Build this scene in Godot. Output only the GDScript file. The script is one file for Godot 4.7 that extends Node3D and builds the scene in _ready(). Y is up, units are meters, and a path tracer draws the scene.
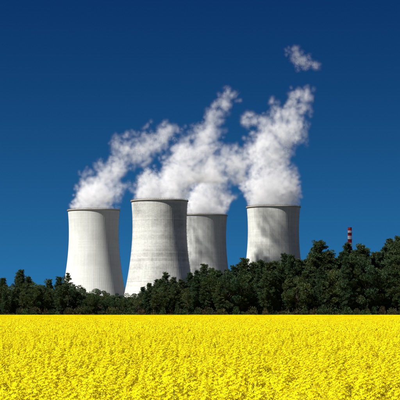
extends Node3D

const F := 1667.0            # focal length in photograph pixels (400 wide)
const HORIZON := 312.5       # row of the horizon in the photograph
const EYE := 1.98            # camera height
const RIM := 123.0           # height of the cooling towers
const CROP := 1.22           # height of the rapeseed canopy

var rng := RandomNumberGenerator.new()
var taken := {}

# ---------------------------------------------------------------- helpers
class Buf:
	var v := PackedVector3Array()
	var n := PackedVector3Array()
	var c := PackedColorArray()
	func tri(a: Vector3, b: Vector3, d: Vector3, col: Color) -> void:
		var k := (d - a).cross(b - a).normalized()
		v.append(a); v.append(b); v.append(d)
		n.append(k); n.append(k); n.append(k)
		c.append(col); c.append(col); c.append(col)
	func quad(a: Vector3, b: Vector3, d: Vector3, e: Vector3, col: Color) -> void:
		tri(a, b, d, col)
		tri(a, d, e, col)
	func tube(p: PackedVector3Array, r: PackedFloat32Array, sides: int, col: Color) -> void:
		for i in p.size() - 1:
			var ax := (p[i + 1] - p[i]).normalized()
			var s := ax.cross(Vector3(0.31, 0.2, 0.93)).normalized()
			var t := ax.cross(s)
			for k in sides:
				var a0 := TAU * k / sides
				var a1 := TAU * (k + 1) / sides
				var d0 := s * cos(a0) + t * sin(a0)
				var d1 := s * cos(a1) + t * sin(a1)
				quad(p[i] + d0 * r[i], p[i + 1] + d0 * r[i + 1], p[i + 1] + d1 * r[i + 1], p[i] + d1 * r[i], col)
	func box(at: Vector3, b: Basis, half: Vector3, col: Color) -> void:
		var x := b.x * half.x
		var y := b.y * half.y
		var z := b.z * half.z
		quad(at - x - y + z, at - x + y + z, at + x + y + z, at + x - y + z, col)
		quad(at + x - y - z, at + x + y - z, at - x + y - z, at - x - y - z, col)
		quad(at + x - y + z, at + x + y + z, at + x + y - z, at + x - y - z, col)
		quad(at - x - y - z, at - x + y - z, at - x + y + z, at - x - y + z, col)
		quad(at - x + y + z, at - x + y - z, at + x + y - z, at + x + y + z, col)
		quad(at - x - y - z, at - x - y + z, at + x - y + z, at + x - y - z, col)
	func mesh(m: Material) -> ArrayMesh:
		var a := []
		a.resize(Mesh.ARRAY_MAX)
		a[Mesh.ARRAY_VERTEX] = v
		a[Mesh.ARRAY_NORMAL] = n
		a[Mesh.ARRAY_COLOR] = c
		var out := ArrayMesh.new()
		out.add_surface_from_arrays(Mesh.PRIMITIVE_TRIANGLES, a)
		out.surface_set_material(0, m)
		return out

func spot(px: float, py: float, d: float) -> Vector3:
	return Vector3((px - 200.0) * d / F, EYE + (HORIZON - py) * d / F, -d)

func numbered(called: String) -> String:
	var k: int = taken.get(called, 0)
	taken[called] = k + 1
	return called if k == 0 else "%s_%03d" % [called, k]

func tag(o: Node, label: String, category: String, group := "", kind := "") -> void:
	if label: o.set_meta("label", label)
	if category: o.set_meta("category", category)
	if group: o.set_meta("group", group)
	if kind: o.set_meta("kind", kind)

func part(called: String, m: Mesh, parent: Node) -> MeshInstance3D:
	var o := MeshInstance3D.new()
	o.name = called
	o.mesh = m
	parent.add_child(o, true)
	return o

func thing(called: String, at: Vector3) -> Node3D:
	var o := Node3D.new()
	o.name = numbered(called)
	o.position = at
	add_child(o)
	return o

func scatter(called: String, m: Mesh, places: Array, tints: Array, parent: Node) -> MultiMeshInstance3D:
	var mm := MultiMesh.new()
	mm.transform_format = MultiMesh.TRANSFORM_3D
	mm.use_colors = not tints.is_empty()
	mm.mesh = m
	mm.instance_count = places.size()
	for i in places.size():
		mm.set_instance_transform(i, places[i])
		if not tints.is_empty():
			mm.set_instance_color(i, tints[i])
	var o := MultiMeshInstance3D.new()
	o.name = called
	o.multimesh = mm
	parent.add_child(o, true)
	return o

func lin(r: float, g: float, b: float) -> Color:
	return Color(r, g, b).linear_to_srgb()

func vertex_material(called: String, rough: float, back: float, spec := 0.3) -> StandardMaterial3D:
	var m := StandardMaterial3D.new()
	m.resource_name = called
	m.vertex_color_use_as_albedo = true
	m.roughness = rough
	m.metallic_specular = spec
	m.cull_mode = BaseMaterial3D.CULL_DISABLED
	if back > 0.0:
		m.backlight_enabled = true
		m.backlight = Color(back, back, back).linear_to_srgb()
	return m

func noise(s: int, f: float, octaves := 4) -> FastNoiseLite:
	var k := FastNoiseLite.new()
	k.seed = s
	k.noise_type = FastNoiseLite.TYPE_SIMPLEX_SMOOTH
	k.frequency = f
	k.fractal_type = FastNoiseLite.FRACTAL_FBM
	k.fractal_octaves = octaves
	return k

func ball() -> Vector3:
	while true:
		var p := Vector3(rng.randf_range(-1, 1), rng.randf_range(-1, 1), rng.randf_range(-1, 1))
		if p.length_squared() <= 1.0:
			return p
	return Vector3.ZERO

func dir() -> Vector3:
	return Vector3(rng.randfn(), rng.randfn(), rng.randfn()).normalized()

# ---------------------------------------------------------------- camera, sky, sun
func view() -> void:
	var cam := Camera3D.new()
	cam.name = "camera"
	cam.position = Vector3(0, EYE, 0)
	var near := 0.5
	cam.projection = Camera3D.PROJECTION_FRUSTUM
	cam.near = near
	cam.far = 40000.0
	cam.size = 400.0 / F * near
	cam.frustum_offset = Vector2(0, (HORIZON - 200.0) / F * near)
	add_child(cam)

	var sky := ProceduralSkyMaterial.new()
	sky.sky_top_color = lin(0.0, 0.0055, 0.050)
	sky.sky_horizon_color = lin(0.0125, 0.100, 0.230)
	sky.sky_curve = 0.060
	sky.sky_energy_multiplier = 1.0
	sky.ground_bottom_color = lin(0.05, 0.055, 0.03)
	sky.ground_horizon_color = lin(0.0125, 0.100, 0.230)
	sky.sun_angle_max = 2.0
	var env := Environment.new()
	env.background_mode = Environment.BG_SKY
	env.sky = Sky.new()
	env.sky.sky_material = sky
	env.tonemap_mode = Environment.TONE_MAPPER_LINEAR
	env.tonemap_exposure = 2.0
	env.sdfgi_enabled = true
	env.ssao_enabled = true
	env.ssil_enabled = true
	var w := WorldEnvironment.new()
	w.name = "environment"
	w.environment = env
	add_child(w)

	var sun := DirectionalLight3D.new()
	sun.name = "sun"
	sun.light_color = Color(1.0, 0.985, 0.965)
	sun.light_energy = 1.35
	sun.light_angular_distance = 0.5
	sun.shadow_enabled = true
	# high in the sky, well to the left and a little behind the camera
	var az := deg_to_rad(57.0)
	var el := deg_to_rad(47.0)
	var from := Vector3(-sin(az) * cos(el), sin(el), cos(az) * cos(el))
	add_child(sun)
	sun.look_at_from_position(from * 100.0, Vector3.ZERO, Vector3.UP)

# ---------------------------------------------------------------- ground
func ground() -> void:
	var pm := PlaneMesh.new()
	pm.size = Vector2(36000, 36000)
	var t := NoiseTexture2D.new()
	t.width = 512
	t.height = 512
	t.seamless = true
	t.noise = noise(5, 0.02, 5)
	var r := Gradient.new()
	r.set_color(0, lin(0.045, 0.05, 0.02))
	r.set_color(1, lin(0.10, 0.085, 0.05))
	t.color_ramp = r
	var m := StandardMaterial3D.new()
	m.resource_name = "soil"
	m.albedo_texture = t
	m.uv1_triplanar = true
	m.uv1_world_triplanar = true
	m.uv1_scale = Vector3(0.11, 0.11, 0.11)
	m.roughness = 0.95
	pm.material = m
	var o := part("ground", pm, self)
	o.set_meta("kind", "structure")

# ---------------------------------------------------------------- cooling towers
func tower_radius(h: float) -> float:
	return 29.3 * sqrt(1.0 + pow((h - 98.0) / 89.0, 2.0))

func concrete(s: int, mottle: float, streak: float, tint: Vector3) -> StandardMaterial3D:
	var w := 768
	var h := 1024
	var im := Image.create(w, h, false, Image.FORMAT_RGB8)
	var blot := noise(s, 0.035, 5)
	var run := noise(s + 1, 1.0, 3)
	var fine := noise(s + 2, 0.45, 3)
	var k := RandomNumberGenerator.new()
	k.seed = s
	var lift := PackedFloat32Array()
	for i in 128: lift.append(k.randf_range(-1, 1))
	var cell := PackedFloat32Array()
	for i in 128 * 64: cell.append(k.randf_range(-1, 1))
	for y in h:
		var high := 125.0 * (1.0 - (y + 0.5) / h)
		var row := int(high / 1.5)
		var joint := 1.0 if fmod(high, 1.5) < 0.13 else 0.0
		for x in w:
			var a := TAU * x / w
			var p := Vector3(cos(a) * 31.0, high, sin(a) * 31.0)
			var b := blot.get_noise_3dv(p)
			var st := run.get_noise_3d(p.x * 0.55, high * 0.012, p.z * 0.55)
			var st2 := run.get_noise_3d(p.x * 0.2 + 90.0, high * 0.02, p.z * 0.2)
			var g := fine.get_noise_3dv(p)
			var col := cell[row * 64 + int(float(x) / w * 64.0)]
			var q := 1.0 + mottle * (0.55 * b + 0.12 * lift[row] + 0.045 * col + 0.2 * g) - mottle * 0.13 * joint
			q += streak * (0.42 * st + 0.35 * minf(0.0, st2))
			var patch := clampf((b - 0.18) * 3.0, 0.0, 1.0) * mottle
			var base := Vector3(0.49, 0.495, 0.472) * tint * clampf(q, 0.35, 1.5)
			base = base.lerp(base * Vector3(0.78, 0.80, 0.78), patch)
			im.set_pixel(x, y, lin(base.x, base.y, base.z))
	var m := StandardMaterial3D.new()
	m.resource_name = "weathered_concrete"
	m.albedo_texture = ImageTexture.create_from_image(im)
	m.roughness = 0.93
	m.metallic_specular = 0.3
	return m

func tower_shell() -> ArrayMesh:
	var st := SurfaceTool.new()
	st.begin(Mesh.PRIMITIVE_TRIANGLES)
	st.set_smooth_group(0)
	var seg := 480
	var rows := 64
	var rings := []
	for j in rows + 1:
		rings.append([125.0 * j / rows, 0.0])
	rings.append([125.0, 0.75])
	for j in 24:
		rings.append([125.0 - 4.0 * (j + 1), 0.75])
	for j in rings.size():
		var h: float = rings[j][0]
		for i in seg + 1:
			var a := TAU * i / seg
			var r: float = tower_radius(h) - rings[j][1]
			if j <= rows:
				r += 0.035 * [0.0, 1.0, 1.0, 0.0, 0.0][i % 5]
			st.set_uv(Vector2(float(i) / seg, 1.0 - h / 125.0))
			st.add_vertex(Vector3(cos(a) * r, h, sin(a) * r))
	for j in rings.size() - 1:
		for i in seg:
			var a := j * (seg + 1) + i
			var b := a + seg + 1
			st.add_index(a); st.add_index(a + 1); st.add_index(b + 1)
			st.add_index(a); st.add_index(b + 1); st.add_index(b)
	st.generate_normals()
	return st.commit()

func ring_mesh(r_in: float, r_out: float, y0: float, y1: float, seg: int, col: Color, m: Material) -> ArrayMesh:
	var b := Buf.new()
	for i in seg:
		var a0 := TAU * i / seg
		var a1 := TAU * (i + 1) / seg
		var d0 := Vector3(cos(a0), 0, sin(a0))
		var d1 := Vector3(cos(a1), 0, sin(a1))
		var lo := Vector3(0, y0, 0)
		var hi := Vector3(0, y1, 0)
		b.quad(d0 * r_out + lo, d1 * r_out + lo, d1 * r_out + hi, d0 * r_out + hi, col)
		b.quad(d0 * r_in + hi, d1 * r_in + hi, d1 * r_in + lo, d0 * r_in + lo, col)
		b.quad(d0 * r_out + hi, d1 * r_out + hi, d1 * r_in + hi, d0 * r_in + hi, col)
		b.quad(d0 * r_in + lo, d1 * r_in + lo, d1 * r_out + lo, d0 * r_out + lo, col)
	return b.mesh(m)

func towers() -> void:
	var shell := tower_shell()
	var metal := vertex_material("galvanised_steel", 0.6, 0.0, 0.5)
	var dull := vertex_material("rim_concrete", 0.9, 0.0)
	var top := tower_radius(125.0)
	var rim := ring_mesh(top - 1.3, top + 0.95, 123.9, 124.75, 240, Color(0.30, 0.275, 0.235), dull)
	# guard rail: posts, mid and top rails round the whole rim
	var rb := Buf.new()
	var grey := Color(0.16, 0.12, 0.09)
	var n := 96
	for i in n:
		var a := TAU * i / n
		var d := Vector3(cos(a), 0, sin(a))
		var a2 := TAU * (i + 1) / n
		var d2 := Vector3(cos(a2), 0, sin(a2))
		rb.box(d * (top + 0.6) + Vector3(0, 125.35, 0), Basis(Vector3.UP, -a), Vector3(0.09, 0.6, 0.13), grey)
		for y in [125.4, 125.9]:
			rb.tube(PackedVector3Array([d * (top + 0.6) + Vector3(0, y, 0), d2 * (top + 0.6) + Vector3(0, y, 0)]), PackedFloat32Array([0.07, 0.07]), 4, grey)
	var rail := rb.mesh(metal)
	# caged climbing ladder with rest platforms up the side of a shell
	var lb := Buf.new()
	var steel := Color(0.34, 0.34, 0.33)
	for j in 62:
		var h := 2.0 + j * 2.0
		var r := tower_radius(h)
		var r2 := tower_radius(h + 2.0)
		for s in [-0.4, 0.4]:
			lb.tube(PackedVector3Array([Vector3(r + 0.35, h, s), Vector3(r2 + 0.35, h + 2.0, s)]), PackedFloat32Array([0.06, 0.06]), 4, steel)
		for q in 4:
			lb.tube(PackedVector3Array([Vector3(r + 0.35, h + q * 0.5, -0.4), Vector3(r + 0.35, h + q * 0.5, 0.4)]), PackedFloat32Array([0.03, 0.03]), 3, steel)
		lb.tube(PackedVector3Array([Vector3(r + 0.3, h, -0.45), Vector3(r + 1.1, h, -0.3), Vector3(r + 1.1, h, 0.3), Vector3(r + 0.3, h, 0.45)]), PackedFloat32Array([0.05, 0.05, 0.05, 0.05]), 3, steel)
		if j % 2 == 0:
			lb.box(Vector3(r + 0.6, h, 0.0), Basis.IDENTITY, Vector3(0.42, 0.16, 0.7), steel)
	var ladder := lb.mesh(metal)
	var spec := [
		[93.7, 1978.0, 11, 0.26, 0.20, Vector3(1.06, 1.07, 1.06), "pale clean concrete cooling tower standing alone at the open end of the group"],
		[159.5, 1812.0, 23, 0.85, 0.26, Vector3(0.93, 0.93, 0.91), "mottled concrete cooling tower overlapping another, tallest above the trees"],
		[202.6, 2082.0, 37, 0.42, 0.46, Vector3(0.88, 0.90, 0.90), "streaked grey cooling tower half hidden behind the mottled tower"],
		[273.4, 1918.0, 53, 0.38, 0.36, Vector3(0.94, 0.95, 0.93), "cooling tower with streaky rim nearest the red and white chimney"],
	]
	for i in spec.size():
		var s: Array = spec[i]
		var d: float = s[1]
		var t := thing("cooling_tower", Vector3((s[0] - 200.0) * d / F, -1.5, -d))
		tag(t, s[6], "cooling tower", "cooling towers of the power station")
		t.rotation.y = i * 1.1
		var o := part("shell", shell, t)
		o.material_override = concrete(s[2], s[3], s[4], s[5])
		part("rim", rim, t)
		part("guard_rail", rail, t)
		var l := part("ladder", ladder, t)
		l.rotation.y = -t.rotation.y + [0.12, 0.1, 0.9, 0.15][i]

# ---------------------------------------------------------------- chimney
func chimney() -> void:
	var d := 2000.0
	var t := thing("chimney", Vector3((349.8 - 200.0) * d / F, 0, -d))
	tag(t, "slender chimney with red and white bands at its top", "chimney")
	var paint := vertex_material("chimney_paint", 0.7, 0.0)
	var red := Color(0.42, 0.02, 0.035)
	var white := Color(0.80, 0.79, 0.77)
	var tops := [227.8, 230.6, 233.0, 235.8, 239.4, 242.8, 246.4, 250.0]
	var names := ["red_band", "white_band"]
	var height := func(y: float) -> float: return EYE + (HORIZON - y) * d / F
	var rad := func(h: float) -> float: return 2.3 + (103.5 - h) * 0.014
	for i in tops.size() - 1:
		var b := Buf.new()
		var y1: float = height.call(tops[i])
		var y0: float = height.call(tops[i + 1])
		b.tube(PackedVector3Array([Vector3(0, y0, 0), Vector3(0, y1, 0)]), PackedFloat32Array([rad.call(y0), rad.call(y1)]), 32, red if i % 2 == 0 else white)
		part(names[i % 2], b.mesh(paint), t)
	var b := Buf.new()
	var y: float = height.call(tops[tops.size() - 1])
	b.tube(PackedVector3Array([Vector3(0, 0, 0), Vector3(0, y, 0)]), PackedFloat32Array([rad.call(0.0), rad.call(y)]), 32, Color(0.33, 0.29, 0.24))
	part("shaft", b.mesh(paint), t)
	var h0: float = height.call(tops[0])
	part("cap", ring_mesh(1.7, 2.5, h0 + 0.003, h0 + 0.5, 32, Color(0.10, 0.09, 0.09), paint), t)
	for y2 in [height.call(233.0), height.call(239.4), height.call(246.4)]:
		part("platform", ring_mesh(2.35 + (103.5 - y2) * 0.014, 3.3, y2 - 0.12, y2 + 0.12, 32, Color(0.2, 0.19, 0.18), paint), t)

# ---------------------------------------------------------------- steam
func steam_puff(m: Material, wide: float, count: int, fine: float) -> ArrayMesh:
	# a puff of fine white droplets drawn as tiny facets, thickest at its heart
	var b := Buf.new()
	for i in count:
		var p := Vector3(rng.randfn(), rng.randfn(), rng.randfn()) * wide
		var u := dir()
		var w := u.cross(dir()).normalized()
		var s := rng.randf_range(fine, fine * 1.75)
		b.tri(p + u * s, p - u * s * 0.5 + w * s * 0.87, p - u * s * 0.5 - w * s * 0.87, Color(0.98, 0.98, 0.98))
	return b.mesh(m)

func plume(called: String, label: String, segs: Array, amount: float, s: int, puffs: Array, category := "steam") -> void:
	# segs: [p0, r0, p1, r1, thin0, thin1]; r in metres, thin 0 = solid white, 1 = torn wisps
	rng.seed = s
	var big := noise(s, 0.025, 6)
	big.fractal_gain = 0.56
	big.domain_warp_enabled = true
	big.domain_warp_amplitude = 30.0
	big.domain_warp_frequency = 0.014
	big.domain_warp_fractal_type = FastNoiseLite.DOMAIN_WARP_FRACTAL_PROGRESSIVE
	big.domain_warp_fractal_octaves = 3
	var vol := PackedFloat32Array()
	var total := 0.0
	for g in segs:
		var l: float = (g[2] - g[0]).length() + 1.2 * (g[1] + g[3]) * 0.6
		var r: float = (g[1] + g[3]) * 0.5 * 1.25
		total += PI * r * r * l
		vol.append(total)
	var mouth: Vector3 = segs[0][0]
	var tries := int(total * amount)
	var places := [[], []]
	for k in tries:
		var pick := rng.randf() * total
		var at := 0
		while at < segs.size() - 1 and vol[at] < pick: at += 1
		var g: Array = segs[at]
		var p0: Vector3 = g[0]
		var ax: Vector3 = g[2] - g[0]
		var l := ax.length()
		var over: float = 0.6 * (g[1] + g[3]) * 0.6 / l
		var t := rng.randf_range(-over, 1.0 + over)
		var tc := clampf(t, 0.0, 1.0)
		var r: float = lerpf(g[1], g[3], tc)
		var side := ax.normalized().cross(Vector3(0.2, 0.1, 1.0)).normalized()
		var up2 := ax.normalized().cross(side)
		var rr: float = sqrt(rng.randf()) * 1.25 * (g[1] + g[3]) * 0.5
		var th := rng.randf() * TAU
		var p: Vector3 = p0 + ax * t + (side * cos(th) + up2 * sin(th)) * rr
		var f := -9.0
		var thin := 0.0
		var who := -1
		for q in segs.size():
			var h: Array = segs[q]
			var h0: Vector3 = h[0]
			var hx: Vector3 = h[2] - h[0]
			var u := clampf((p - h0).dot(hx) / hx.length_squared(), 0.0, 1.0)
			var rad: float = lerpf(h[1], h[3], u)
			var v: float = 1.0 - (p - h0 - hx * u).length() / rad
			if v > f:
				f = v; who = q; thin = lerpf(h[4], h[5], u)
		if who != at: continue
		var nz := big.get_noise_3d(p.x, p.y * 0.8, p.z)
		if p.y < RIM + 1.0: continue
		if p.y < RIM + 22.0 and Vector2(p.x - mouth.x, p.z - mouth.z).length() > 28.0 + (p.y - RIM) * 0.45: continue
		var e := f + nz * lerpf(0.75, 2.4, minf(1.0, thin * 1.6)) - lerpf(-0.12, 0.42, pow(thin, 0.75))
		var dens := smoothstep(0.0, lerpf(0.4, 1.0, thin), e) * lerpf(0.75, 0.26, thin)
		if rng.randf() > dens: continue
		var sc := rng.randf_range(0.75, 1.2) * lerpf(1.0, 1.25, thin * rng.randf())
		var flow := (ax.normalized() + dir() * 0.9).normalized()
		var pull := lerpf(1.0, rng.randf_range(1.0, 1.7), thin)
		var fx := flow.cross(dir()).normalized()
		var bs := Basis(fx * sc, flow * sc * pull, fx.cross(flow) * sc)
		places[1 if rng.randf() < thin * 3.0 - 0.3 else 0].append(Transform3D(bs, p))
	var o := thing(called, Vector3.ZERO)
	tag(o, label, category, "", "stuff")
	for i in 2:
		var q := scatter("vapour", puffs[i], places[i], [], o)
		q.set_meta("kind", "stuff")
	print(called, " ", places[0].size() + places[1].size())

func steam() -> void:
	rng.seed = 77
	var m := vertex_material("water_vapour", 1.0, 1.0, 0.0)
	var A := 0.108
	var puffs := [steam_puff(m, 1.1, 380, 0.045), steam_puff(m, 1.3, 700, 0.032)]
	var S := func(list: Array) -> Array:
		var out := []
		for i in list.size() - 1:
			var a: Array = list[i]
			var b: Array = list[i + 1]
			out.append([spot(a[0], a[1], a[2]), a[3] * a[2] / F, spot(b[0], b[1], b[2]), b[3] * b[2] / F, a[4], b[4]])
		return out
	# each node: picture column, row, distance, radius in picture pixels, thinness
	plume("steam_plume", "thin ragged steam plume drifting off the pale lone cooling tower", S.call([[94, 213, 1978, 25, 0.0], [96, 203, 1980, 25, 0.15], [104, 190, 1984, 24, 0.45], [115, 176, 1990, 23, 0.65], [128, 161, 1996, 21, 0.75], [142, 149, 2003, 18, 0.8], [155, 139, 2010, 14, 0.85], [168, 129, 2016, 10, 0.88]]), A, 108, puffs)
	plume("steam_plume", "broad white steam plume rising from the mottled cooling tower", S.call([[160, 204, 1812, 26, 0.0], [164, 190, 1815, 26, 0.1], [178, 177, 1821, 26, 0.25], [195, 160, 1829, 22, 0.5], [203, 142, 1837, 18, 0.7], [211, 125, 1843, 16, 0.78], [220, 110, 1848, 14, 0.82], [230, 97, 1853, 12, 0.85]])
		+ S.call([[185, 178, 1823, 26, 0.25], [210, 176, 1834, 26, 0.3], [229, 172, 1842, 20, 0.6]]), A, 223, puffs)
	plume("steam_plume", "steam plume spilling out of the half hidden streaked cooling tower", S.call([[202.6, 218, 2082, 23, 0.0], [205, 206, 2084, 24, 0.05], [212, 192, 2090, 24, 0.25], [222, 176, 2098, 21, 0.5], [232, 160, 2106, 16, 0.8]]), A, 317, puffs)
	plume("steam_plume", "tall dense steam column above the cooling tower beside the chimney", S.call([[273.4, 210, 1918, 25, 0.0], [273, 195, 1920, 27, 0.05], [272, 175, 1925, 27, 0.2], [274, 155, 1930, 25, 0.35], [279, 138, 1937, 23, 0.5], [285, 121, 1945, 21, 0.65], [291, 106, 1952, 18, 0.75], [297, 94, 1958, 14, 0.8]])
		+ S.call([[272, 128, 1938, 15, 0.8], [261, 121, 1940, 12, 0.9], [251, 117, 1942, 8, 0.95]]), A, 426, puffs)
	plume("steam_wisp", "small torn scrap of steam floating free above the tall steam column", S.call([[290, 51, 1990, 7, 1.1], [297, 57, 1992, 10, 1.1], [305, 61, 1994, 10, 1.1], [314, 62, 1996, 7, 1.1]]), A * 1.8, 531, puffs)

# ---------------------------------------------------------------- trees
func tuft(b: Buf, p: Vector3, out: Vector3, size: float, col: Color) -> void:
	var d := (out + dir() * 0.8).normalized()
	var w := d.cross(dir()).normalized() * size * rng.randf_range(0.32, 0.55)
	b.tri(p - w, p + d * size, p + w, col)

func clump(b: Buf, at: Vector3, rx: float, ry: float, count: int, size: float, base: Color, from: Vector3) -> void:
	var shift := rng.randf_range(0.75, 1.3)
	var warm := rng.randf_range(-0.12, 0.2)
	for i in count:
		var q := ball()
		q = q.normalized() * pow(q.length(), 0.6)
		var p := at + Vector3(q.x * rx, q.y * ry, q.z * rx)
		var k := shift * rng.randf_range(0.75, 1.25)
		tuft(b, p, (q + Vector3(0, 0.35, 0) + (at - from).normalized() * 0.5), size * rng.randf_range(0.7, 1.3), Color(base.r * k * (1.0 + warm), base.g * k, base.b * k * (1.0 - warm * 0.5)))

func pine(s: int, tall: float, spread: float, bare: float, open: float, base: Color) -> Array:
	rng.seed = s
	var bark := Color(0.11, 0.075, 0.05)
	var tb := Buf.new()
	var cb := Buf.new()
	var lean := Vector3(rng.randf_range(-0.5, 0.5), 0, rng.randf_range(-0.5, 0.5))
	var path := PackedVector3Array()
	var rad := PackedFloat32Array()
	for i in 9:
		var u := i / 8.0
		path.append(Vector3(0, tall * 0.97 * u, 0) + lean * u * u + Vector3(sin(u * 5.0 + s) * 0.12, 0, cos(u * 4.0 + s) * 0.12))
		rad.append(lerpf(tall * 0.0135, 0.03, u))
	tb.tube(path, rad, 7, bark)
	var y := tall * bare
	while y < tall * 0.97:
		var u := y / tall
		var env := spread * (0.16 + 1.15 * pow(1.0 - u, 0.8)) * (smoothstep(bare - 0.12, bare + 0.22, u))
		env = minf(env, spread)
		var nb := 4 + int(rng.randf() * 3.0)
		if rng.randf() < open * 0.4: nb = 3
		var a0 := rng.randf() * TAU
		var root := path[0].lerp(path[8], u)
		root.y = y
		for k in nb:
			var a := a0 + TAU * k / nb + rng.randf_range(-0.4, 0.4)
			var l := env * rng.randf_range(0.55, 1.12)
			var d := Vector3(cos(a), 0, sin(a))
			var rise := lerpf(0.05, 0.75, u)
			var tip := root + d * l + Vector3(0, l * rise * rng.randf_range(0.6, 1.3), 0)
			var mid := root.lerp(tip, 0.5) + Vector3(0, -0.06 * l, 0)
			tb.tube(PackedVector3Array([root, mid, tip]), PackedFloat32Array([0.03 + 0.018 * l, 0.03 + 0.008 * l, 0.015]), 4, bark)
			var nc := 2 + int(l * (2.3 - 0.9 * open))
			for c in nc:
				var v := 1.0 - 0.8 * c / maxf(1.0, nc)
				var at := root.lerp(tip, v) + Vector3(rng.randf_range(-0.6, 0.6), rng.randf_range(-0.15, 0.4), rng.randf_range(-0.6, 0.6)) * minf(1.0, l * 0.5)
				var rx := rng.randf_range(0.32, 0.66) * (0.8 + 0.12 * l)
				clump(cb, at, rx, rx * rng.randf_range(0.45, 0.75), int(58 * (1.0 - 0.25 * open)), 0.25, base, root)
		y += tall * rng.randf_range(0.026, 0.042) * (1.0 + open * 0.7)
	clump(cb, path[8] + Vector3(0, -0.2, 0), 0.3, 0.9, 70, 0.30, base, path[7])
	return [tb, cb]

func broadleaf(s: int, tall: float, spread: float, base: Color) -> Array:
	rng.seed = s
	var bark := Color(0.085, 0.07, 0.055)
	var tb := Buf.new()
	var cb := Buf.new()
	var hub := Vector3(rng.randf_range(-0.3, 0.3), tall * 0.33, rng.randf_range(-0.3, 0.3))
	tb.tube(PackedVector3Array([Vector3.ZERO, hub * 0.5, hub]), PackedFloat32Array([tall * 0.017, tall * 0.014, tall * 0.011]), 7, bark)
	var n := 34
	for k in n:
		var q := ball()
		q = q.normalized() * pow(q.length(), 0.45)
		var c := Vector3(q.x * spread, tall * 0.58 + q.y * tall * 0.40, q.z * spread)
		c *= Vector3(1, 1, 1) * rng.randf_range(0.88, 1.06)
		tb.tube(PackedVector3Array([hub + Vector3(0, maxf(0.0, (c.y - hub.y) * 0.3), 0), hub.lerp(c, 0.55) + Vector3(0, 0.3, 0), c]), PackedFloat32Array([0.11, 0.06, 0.02]), 4, bark)
		var rx := rng.randf_range(0.8, 1.5)
		clump(cb, c, rx, rx * 0.8, 190, 0.33, base, hub)
	return [tb, cb]

func skyline(px: float, pts: Array) -> float:
	var best := 400.0
	for i in pts.size() - 1:
		var a: Array = pts[i]
		var b: Array = pts[i + 1]
		if px >= a[0] and px <= b[0]:
			best = lerpf(a[1], b[1], (px - a[0]) / maxf(0.01, b[0] - a[0]))
	return best

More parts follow.
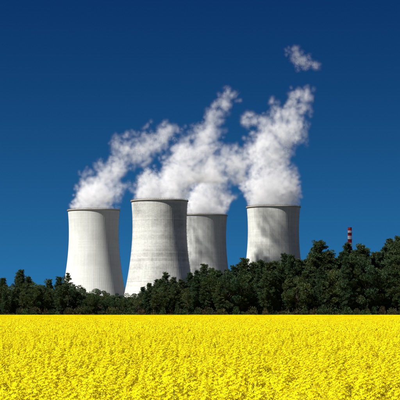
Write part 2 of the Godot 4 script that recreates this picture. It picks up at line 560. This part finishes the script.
func trees() -> void:
	var needles := vertex_material("pine_needles", 0.8, 0.25, 0.2)
	var leaves := vertex_material("broad_leaves", 0.75, 0.5, 0.2)
	var barkm := vertex_material("bark", 0.95, 0.0)
	var green := Color(0.046, 0.074, 0.031)
	var olive := Color(0.055, 0.080, 0.030)
	var blue := Color(0.038, 0.068, 0.033)
	var kinds := []
	var plan := [
		[20.0, 3.6, 0.16, 0.15, green], [20.0, 3.2, 0.22, 0.3, green], [20.0, 4.1, 0.20, 0.2, olive], [20.0, 3.0, 0.14, 0.1, blue],
		[20.0, 3.7, 0.26, 0.45, green], [20.0, 2.7, 0.12, 0.2, blue], [20.0, 3.4, 0.34, 0.9, olive], [20.0, 4.4, 0.22, 0.25, green],
	]
	for i in plan.size():
		var k: Array = plan[i]
		var r := pine(900 + i * 13, k[0], k[1], k[2], k[3], k[4])
		kinds.append([r[0].mesh(barkm), r[1].mesh(needles), 20.0])
	for i in 4:
		var r := broadleaf(1500 + i * 7, 14.0, [4.0, 4.6, 3.6, 4.2][i], [olive, green, Color(0.05, 0.078, 0.026), blue][i])
		kinds.append([r[0].mesh(barkm), r[1].mesh(leaves), 14.0])
	# tops of the trees along the skyline: column, row, kind (-1 any pine), label
	var tops := [
		[-6, 281, 3], [2, 278, 1], [9, 282, 8], [20, 269.5, 0, "tallest dark pine above the low trees beyond the pale lone tower"], [29, 276, 4], [37, 283, 9], [44, 282, 10], [50, 279, 5], [59, 277, 3],
		[67, 273, 6, "spindly open-crowned pine at the foot of the pale lone cooling tower"], [76, 283, 8], [84, 290, 9], [92, 291, 10], [100, 290, 11], [107, 292, 8], [114, 294, 9], [121, 296, 11], [129, 295, 10], [137, 291, 8], [143, 287, 3],
		[150, 283, 1], [156, 279, 5], [161, 279, 7], [166, 272, 4, "pointed pine standing out before the base of the mottled cooling tower"], [173, 277, 0], [181, 280, 2], [190, 273, 3], [198, 270, 5], [205, 264, 1, "pointed pine before the base of the half hidden streaked cooling tower"], [212, 268, 7], [219, 270, 0], [226, 270, 2], [233, 265, 5], [239, 264, 3],
		[245, 258, 1, "narrow pine rising against the edge of the cooling tower beside the chimney"], [253, 262, 4], [260, 260, 0], [268, 263, 2], [276, 261, 7], [285, 253, 5, "pointed pine before the middle of the cooling tower beside the chimney"], [291, 255, 3], [298, 259, 1], [305, 259, 0], [312, 254, 2],
		[320, 241, 7, "big broad-crowned pine between the cooling towers and the striped chimney"], [328, 250, 4], [335, 258, 1], [343, 252, 3], [349, 242, 5, "slender pine whose top stands before the striped chimney"], [355, 250, 0], [361, 244, 4, "pointed pine just past the striped chimney"], [367, 248, 1], [374, 253, 2], [380, 252, 3], [386, 246, 5],
		[391, 239, 6], [396, 240, 7], [401, 236, 0], [407, 241, 2], [414, 245, 1],
	]
	rng.seed = 4242
	var all := []
	for t in tops:
		all.append([t[0], t[1], rng.randf_range(511, 524), t[2], t[3] if t.size() > 3 else "", 0])
	var x := -12.0
	while x < 414.0:      # the front row at the edge of the field
		var y := skyline(clampf(x, -5, 413), tops)
		var low := x > 78.0 and x < 145.0
		var kind := int(rng.randf() * 8.0) if rng.randf() < 0.7 and not low else 8 + int(rng.randf() * 4.0)
		all.append([x, HORIZON - (HORIZON - y) * rng.randf_range(0.62, 0.88), rng.randf_range(500, 506), kind, "", 1])
		x += rng.randf_range(6.0, 9.5)
	x = -12.0
	while x < 414.0:      # deeper in the wood
		var y := skyline(clampf(x, -5, 413), tops)
		all.append([x, HORIZON - (HORIZON - y) * rng.randf_range(0.74, 0.93), rng.randf_range(530, 546), int(rng.randf() * 12.0), "", 2])
		x += rng.randf_range(6.0, 9.0)
	var zones := [[62, "beyond the pale lone tower"], [125, "before the pale lone tower"], [188, "before the mottled tower"], [230, "before the half hidden tower"], [247, "between the two far towers"], [301, "before the tower beside the chimney"], [340, "between chimney and cooling towers"], [360, "before the striped chimney"], [999, "past the striped chimney"]]
	var groups := ["trees whose tops make the skyline of the wood", "trees at the edge of the field", "trees deep in the wood"]
	for t in all:
		var d: float = t[2]
		var top := spot(t[0], t[1], d)
		var k: Array = kinds[t[3]]
		var is_pine: bool = t[3] < 8
		var node := thing("pine_tree" if is_pine else "broadleaf_tree", Vector3(top.x, 0, top.z))
		var sc: float = top.y / k[2]
		var wide := sc * rng.randf_range(0.92, 1.12) * (1.12 if sc < 0.65 else 1.0)
		node.scale = Vector3(wide, sc, wide)
		node.rotation.y = rng.randf() * TAU
		part("trunk", k[0], node)
		part("crown", k[1], node)
		var label: String = t[4]
		if label == "":
			var where: String = ""
			for z in zones:
				if t[0] < z[0]:
					where = z[1]
					break
			if t[5] == 0:
				label = ("dark pine" if is_pine else "low rounded broadleaf tree") + " topping the wood's skyline " + where
			elif t[5] == 1:
				label = ("dark green pine" if is_pine else "bushy broadleaf tree") + " in the row along the field " + where
			else:
				label = ("half hidden pine" if is_pine else "half hidden broadleaf tree") + " deep in the wood " + where
		tag(node, label, "tree", groups[t[5]] + (" (pines)" if is_pine else " (broadleaf)"))
	# shrubs and saplings under the edge of the wood
	var ub := Buf.new()
	rng.seed = 88
	clump(ub, Vector3(0, 0.9, 0), 1.1, 0.95, 320, 0.26, Color(0.05, 0.066, 0.03), Vector3(0, -1, 0))
	var um := ub.mesh(leaves)
	var places := []
	var tints := []
	for i in 900:
		var deep := i >= 620
		var d := rng.randf_range(540.0, 556.0) if deep else rng.randf_range(496.5, 512.0)
		var px := rng.randf_range(-16.0, 416.0)
		var sx := rng.randf_range(0.7, 1.6)
		var sy := rng.randf_range(0.8, 2.0)
		if deep:
			sx *= 1.8; sy *= 1.9
		places.append(Transform3D(Basis(Vector3.UP, rng.randf() * TAU).scaled(Vector3(sx, sy, sx)), Vector3((px - 200.0) * d / F, 0, -d)))
		var warm := rng.randf()
		tints.append(Color(lerpf(0.45, 1.05, warm * warm), lerpf(0.5, 0.9, rng.randf()), 0.7))
	var u := scatter("undergrowth", um, places, tints, self)
	tag(u, "dark leafy undergrowth along the foot of the wood", "undergrowth", "", "stuff")

# ---------------------------------------------------------------- rapeseed
func raceme(b: Buf, at: Vector3, axis: Vector3, size: float, detail: int) -> void:
	var s := axis.cross(Vector3(0.3, 0.1, 0.9)).normalized()
	var t := axis.cross(s)
	var flowers: int = [0, 9, 22][detail]
	if detail == 0:
		for i in 9:
			var a := i * 2.4
			var u := (i + 0.5) / 9.0
			var d := (s * cos(a) + t * sin(a)) * (1.0 - 0.55 * u) + axis * (0.25 + 0.9 * u)
			d = d.normalized()
			var p := at + (s * cos(a) + t * sin(a)) * 0.022 * size * (1.0 - u * 0.6) + axis * (u * 0.07 - 0.02) * size
			var w := d.cross(axis + Vector3(0.01, 0, 0)).normalized() * 0.020 * size
			var e := d.cross(w).normalized() * 0.020 * size
			var g := rng.randf_range(0.88, 1.06)
			var col := Color(0.81 * g, 0.70 * g, 0.002)
			b.quad(p + w, p + e, p - w, p - e, col)
		return
	for i in flowers:
		var u := (i + 0.5) / float(flowers)
		var a := i * 2.3999 + rng.randf_range(-0.3, 0.3)
		var side := s * cos(a) + t * sin(a)
		var p := at + side * lerpf(0.036, 0.010, u) * size * rng.randf_range(0.85, 1.2) + axis * lerpf(-0.035, 0.045, u) * size
		var nrm := (side * lerpf(1.0, 0.4, u) + axis * lerpf(0.5, 1.0, u) + dir() * 0.25).normalized()
		var x := nrm.cross(dir()).normalized()
		var y := nrm.cross(x)
		var r := rng.randf_range(0.0105, 0.0135) * size * (1.0 if detail == 2 else 1.75)
		var g := rng.randf_range(0.86, 1.08)
		var col := Color(0.83 * g, rng.randf_range(0.69, 0.76) * g, 0.002)
		if detail == 1:
			b.quad(p + x * r, p + y * r, p - x * r, p - y * r, col)
			continue
		for k in 4:
			var e: Vector3 = [x, y, -x, -y][k]
			var f: Vector3 = [y, -x, -y, x][k]
			var up := nrm * r * 0.25
			b.quad(p, p + e * r * 0.8 + f * r * 0.5 + up, p + e * r * 1.1 + up * 0.6, p + e * r * 0.8 - f * r * 0.5 + up, col)
	# unopened buds on top
	var bud := Color(0.66, 0.60, 0.015)
	var tip := at + axis * 0.057 * size
	for k in 5:
		var a0 := TAU * k / 5.0
		var a1 := TAU * (k + 1) / 5.0
		var r := 0.0065 * size
		var q0 := at + axis * 0.045 * size + (s * cos(a0) + t * sin(a0)) * r
		var q1 := at + axis * 0.045 * size + (s * cos(a1) + t * sin(a1)) * r
		b.tri(q0, tip, q1, bud)

func rape_plant(s: int, heads: int, detail: int, m: Material) -> ArrayMesh:
	rng.seed = s
	var b := Buf.new()
	var stem := Color(0.13, 0.17, 0.03)
	var leaf := Color(0.055, 0.12, 0.035)
	for i in heads:
		var a := i * 2.4 + rng.randf_range(-0.5, 0.5)
		var r := 0.02 if i == 0 else rng.randf_range(0.06, 0.2)
		var top := Vector3(cos(a) * r, CROP - 0.05 - r * rng.randf_range(0.2, 1.3), sin(a) * r)
		var ax := (Vector3(cos(a) * r * 1.2, 1.0, sin(a) * r * 1.2) + dir() * 0.12).normalized()
		raceme(b, top, ax, rng.randf_range(1.1, 1.75), detail)
		var root := Vector3(cos(a) * r * 0.25, CROP * 0.55, sin(a) * r * 0.25)
		b.tube(PackedVector3Array([root, top - ax * 0.02]), PackedFloat32Array([0.005, 0.0035]), 3, stem)
		if detail == 2:
			for k in 3:      # young pods and stalks under the flowers
				var d := dir()
				d.y = absf(d.y) * 0.5
				var q := top - ax * rng.randf_range(0.05, 0.16)
				b.tri(q, q + d * 0.045 + Vector3(0, 0.002, 0), q + d * 0.04 - Vector3(0, 0.004, 0), stem)
	b.tube(PackedVector3Array([Vector3.ZERO, Vector3(0, CROP * 0.6, 0)]), PackedFloat32Array([0.009, 0.007]), 3, stem)
	for i in (12 if detail > 0 else 5):
		var a := rng.randf() * TAU
		var y := rng.randf_range(0.25, 0.98)
		var d := Vector3(cos(a), rng.randf_range(-0.3, 0.5), sin(a)).normalized()
		var w := d.cross(Vector3.UP).normalized() * 0.025
		var q := Vector3(0, y, 0)
		var l := rng.randf_range(0.10, 0.2) * (1.3 - y * 0.5)
		var k := rng.randf_range(0.8, 1.3)
		b.quad(q, q + d * l * 0.5 + w, q + d * l - Vector3(0, l * 0.3, 0), q + d * l * 0.5 - w, Color(leaf.r * k, leaf.g * k, leaf.b * k))
	return b.mesh(m)

func tile_mesh(s: int, side: float, per: float, grow: float, m: Material) -> ArrayMesh:
	rng.seed = s
	var b := Buf.new()
	for i in int(side * side * per):
		var p := Vector3(rng.randf_range(-0.5, 0.5) * side, CROP - 0.03 - absf(rng.randfn()) * 0.12, rng.randf_range(-0.5, 0.5) * side)
		raceme(b, p, (Vector3.UP + dir() * 0.25).normalized(), grow * rng.randf_range(0.85, 1.25), 0)
	var leaf := Color(0.06, 0.12, 0.035)
	for i in int(side * side * 40.0):
		var p := Vector3(rng.randf_range(-0.5, 0.5) * side, CROP - rng.randf_range(0.12, 0.35), rng.randf_range(-0.5, 0.5) * side)
		var d := dir()
		d.y *= 0.3
		var w := d.cross(Vector3.UP).normalized()
		b.quad(p - d * 0.13, p + w * 0.1, p + d * 0.13, p - w * 0.1, leaf)
	return b.mesh(m)

func field() -> void:
	var m := vertex_material("rapeseed", 0.7, 0.62, 0.25)
	var root := thing("rapeseed_crop", Vector3.ZERO)
	tag(root, "dense field of bright yellow flowering rapeseed before the wood", "rapeseed field", "", "stuff")
	var wave := noise(9, 0.35, 3)
	var gaps := noise(19, 1.1, 3)
	var meshes := []
	for i in 7: meshes.append(rape_plant(3000 + i, 5 + i % 2, 2, m))
	var places := [[], [], [], [], [], [], []]
	var tints := [[], [], [], [], [], [], []]
	rng.seed = 31
	var step := 0.235
	var zones := [[9.0, 62.0, 0.25, meshes]]
	var mid := []
	for i in 5: mid.append(rape_plant(3100 + i, 8 + i % 3, 1, m))
	zones.append([62.0, 200.0, 0.27, mid])
	for zn in zones:
		var ms: Array = zn[3]
		places = []
		tints = []
		for i in ms.size():
			places.append([]); tints.append([])
		step = zn[2]
		var d: float = zn[0]
		while d < zn[1]:
			var half := d * 0.142 + 3.0
			var x := -half
			while x < half:
				var px := x + rng.randf_range(-0.5, 0.5) * step
				var pz := d + rng.randf_range(-0.5, 0.5) * step
				x += step
				var g := gaps.get_noise_2d(px, pz)
				if g < -0.30 and rng.randf() < 0.7: continue
				var h := 1.0 + 0.06 * wave.get_noise_2d(px, pz) + rng.randfn() * 0.045 + minf(0.0, g + 0.1) * 0.2
				var k := int(rng.randf() * ms.size())
				var ta := rng.randf() * TAU
				var b := Basis(Vector3(cos(ta), 0, sin(ta)), rng.randf_range(0.0, 0.09)) * Basis(Vector3.UP, rng.randf() * TAU)
				places[k].append(Transform3D(b.scaled(Vector3(1.05, h, 1.05)), Vector3(px, 0, -pz)))
				var v := rng.randf_range(0.92, 1.05)
				tints[k].append(Color(v, v * rng.randf_range(0.95, 1.03), v))
			d += step
		for i in ms.size():
			var o := scatter("plants", ms[i], places[i], tints[i], root)
			o.set_meta("kind", "stuff")
	# farther off, where single plants no longer show
	for zn in [[200.0, 290.0, 2.0, 120.0, 1.3], [290.0, 497.0, 4.0, 54.0, 1.8]]:
		var side: float = zn[2]
		var ms := []
		for i in 4: ms.append(tile_mesh(3300 + i + int(side), side, zn[3], zn[4], m))
		var ps := [[], [], [], []]
		var ts := [[], [], [], []]
		var d: float = zn[0] + side * 0.5
		while d < zn[1]:
			var half := d * 0.142 + 4.0
			var x := -half
			while x < half:
				var k := int(rng.randf() * 4.0)
				var h := 1.0 + 0.05 * wave.get_noise_2d(x * 0.3, d * 0.3)
				ps[k].append(Transform3D(Basis(Vector3.UP, int(rng.randf() * 4.0) * PI / 2.0).scaled(Vector3(1, h, 1)), Vector3(x, 0, -d)))
				var v := rng.randf_range(0.96, 1.03)
				ts[k].append(Color(v, v, v))
				x += side
			d += side
		for i in 4:
			var o := scatter("plants", ms[i], ps[i], ts[i], root)
			o.set_meta("kind", "stuff")

func _ready() -> void:
	view()
	ground()
	var t0 := Time.get_ticks_msec()
	towers()
	print("towers ", Time.get_ticks_msec() - t0)
	chimney()
	trees()
	print("trees ", Time.get_ticks_msec() - t0)
	field()
	print("field ", Time.get_ticks_msec() - t0)
	steam()
	print("steam ", Time.get_ticks_msec() - t0)
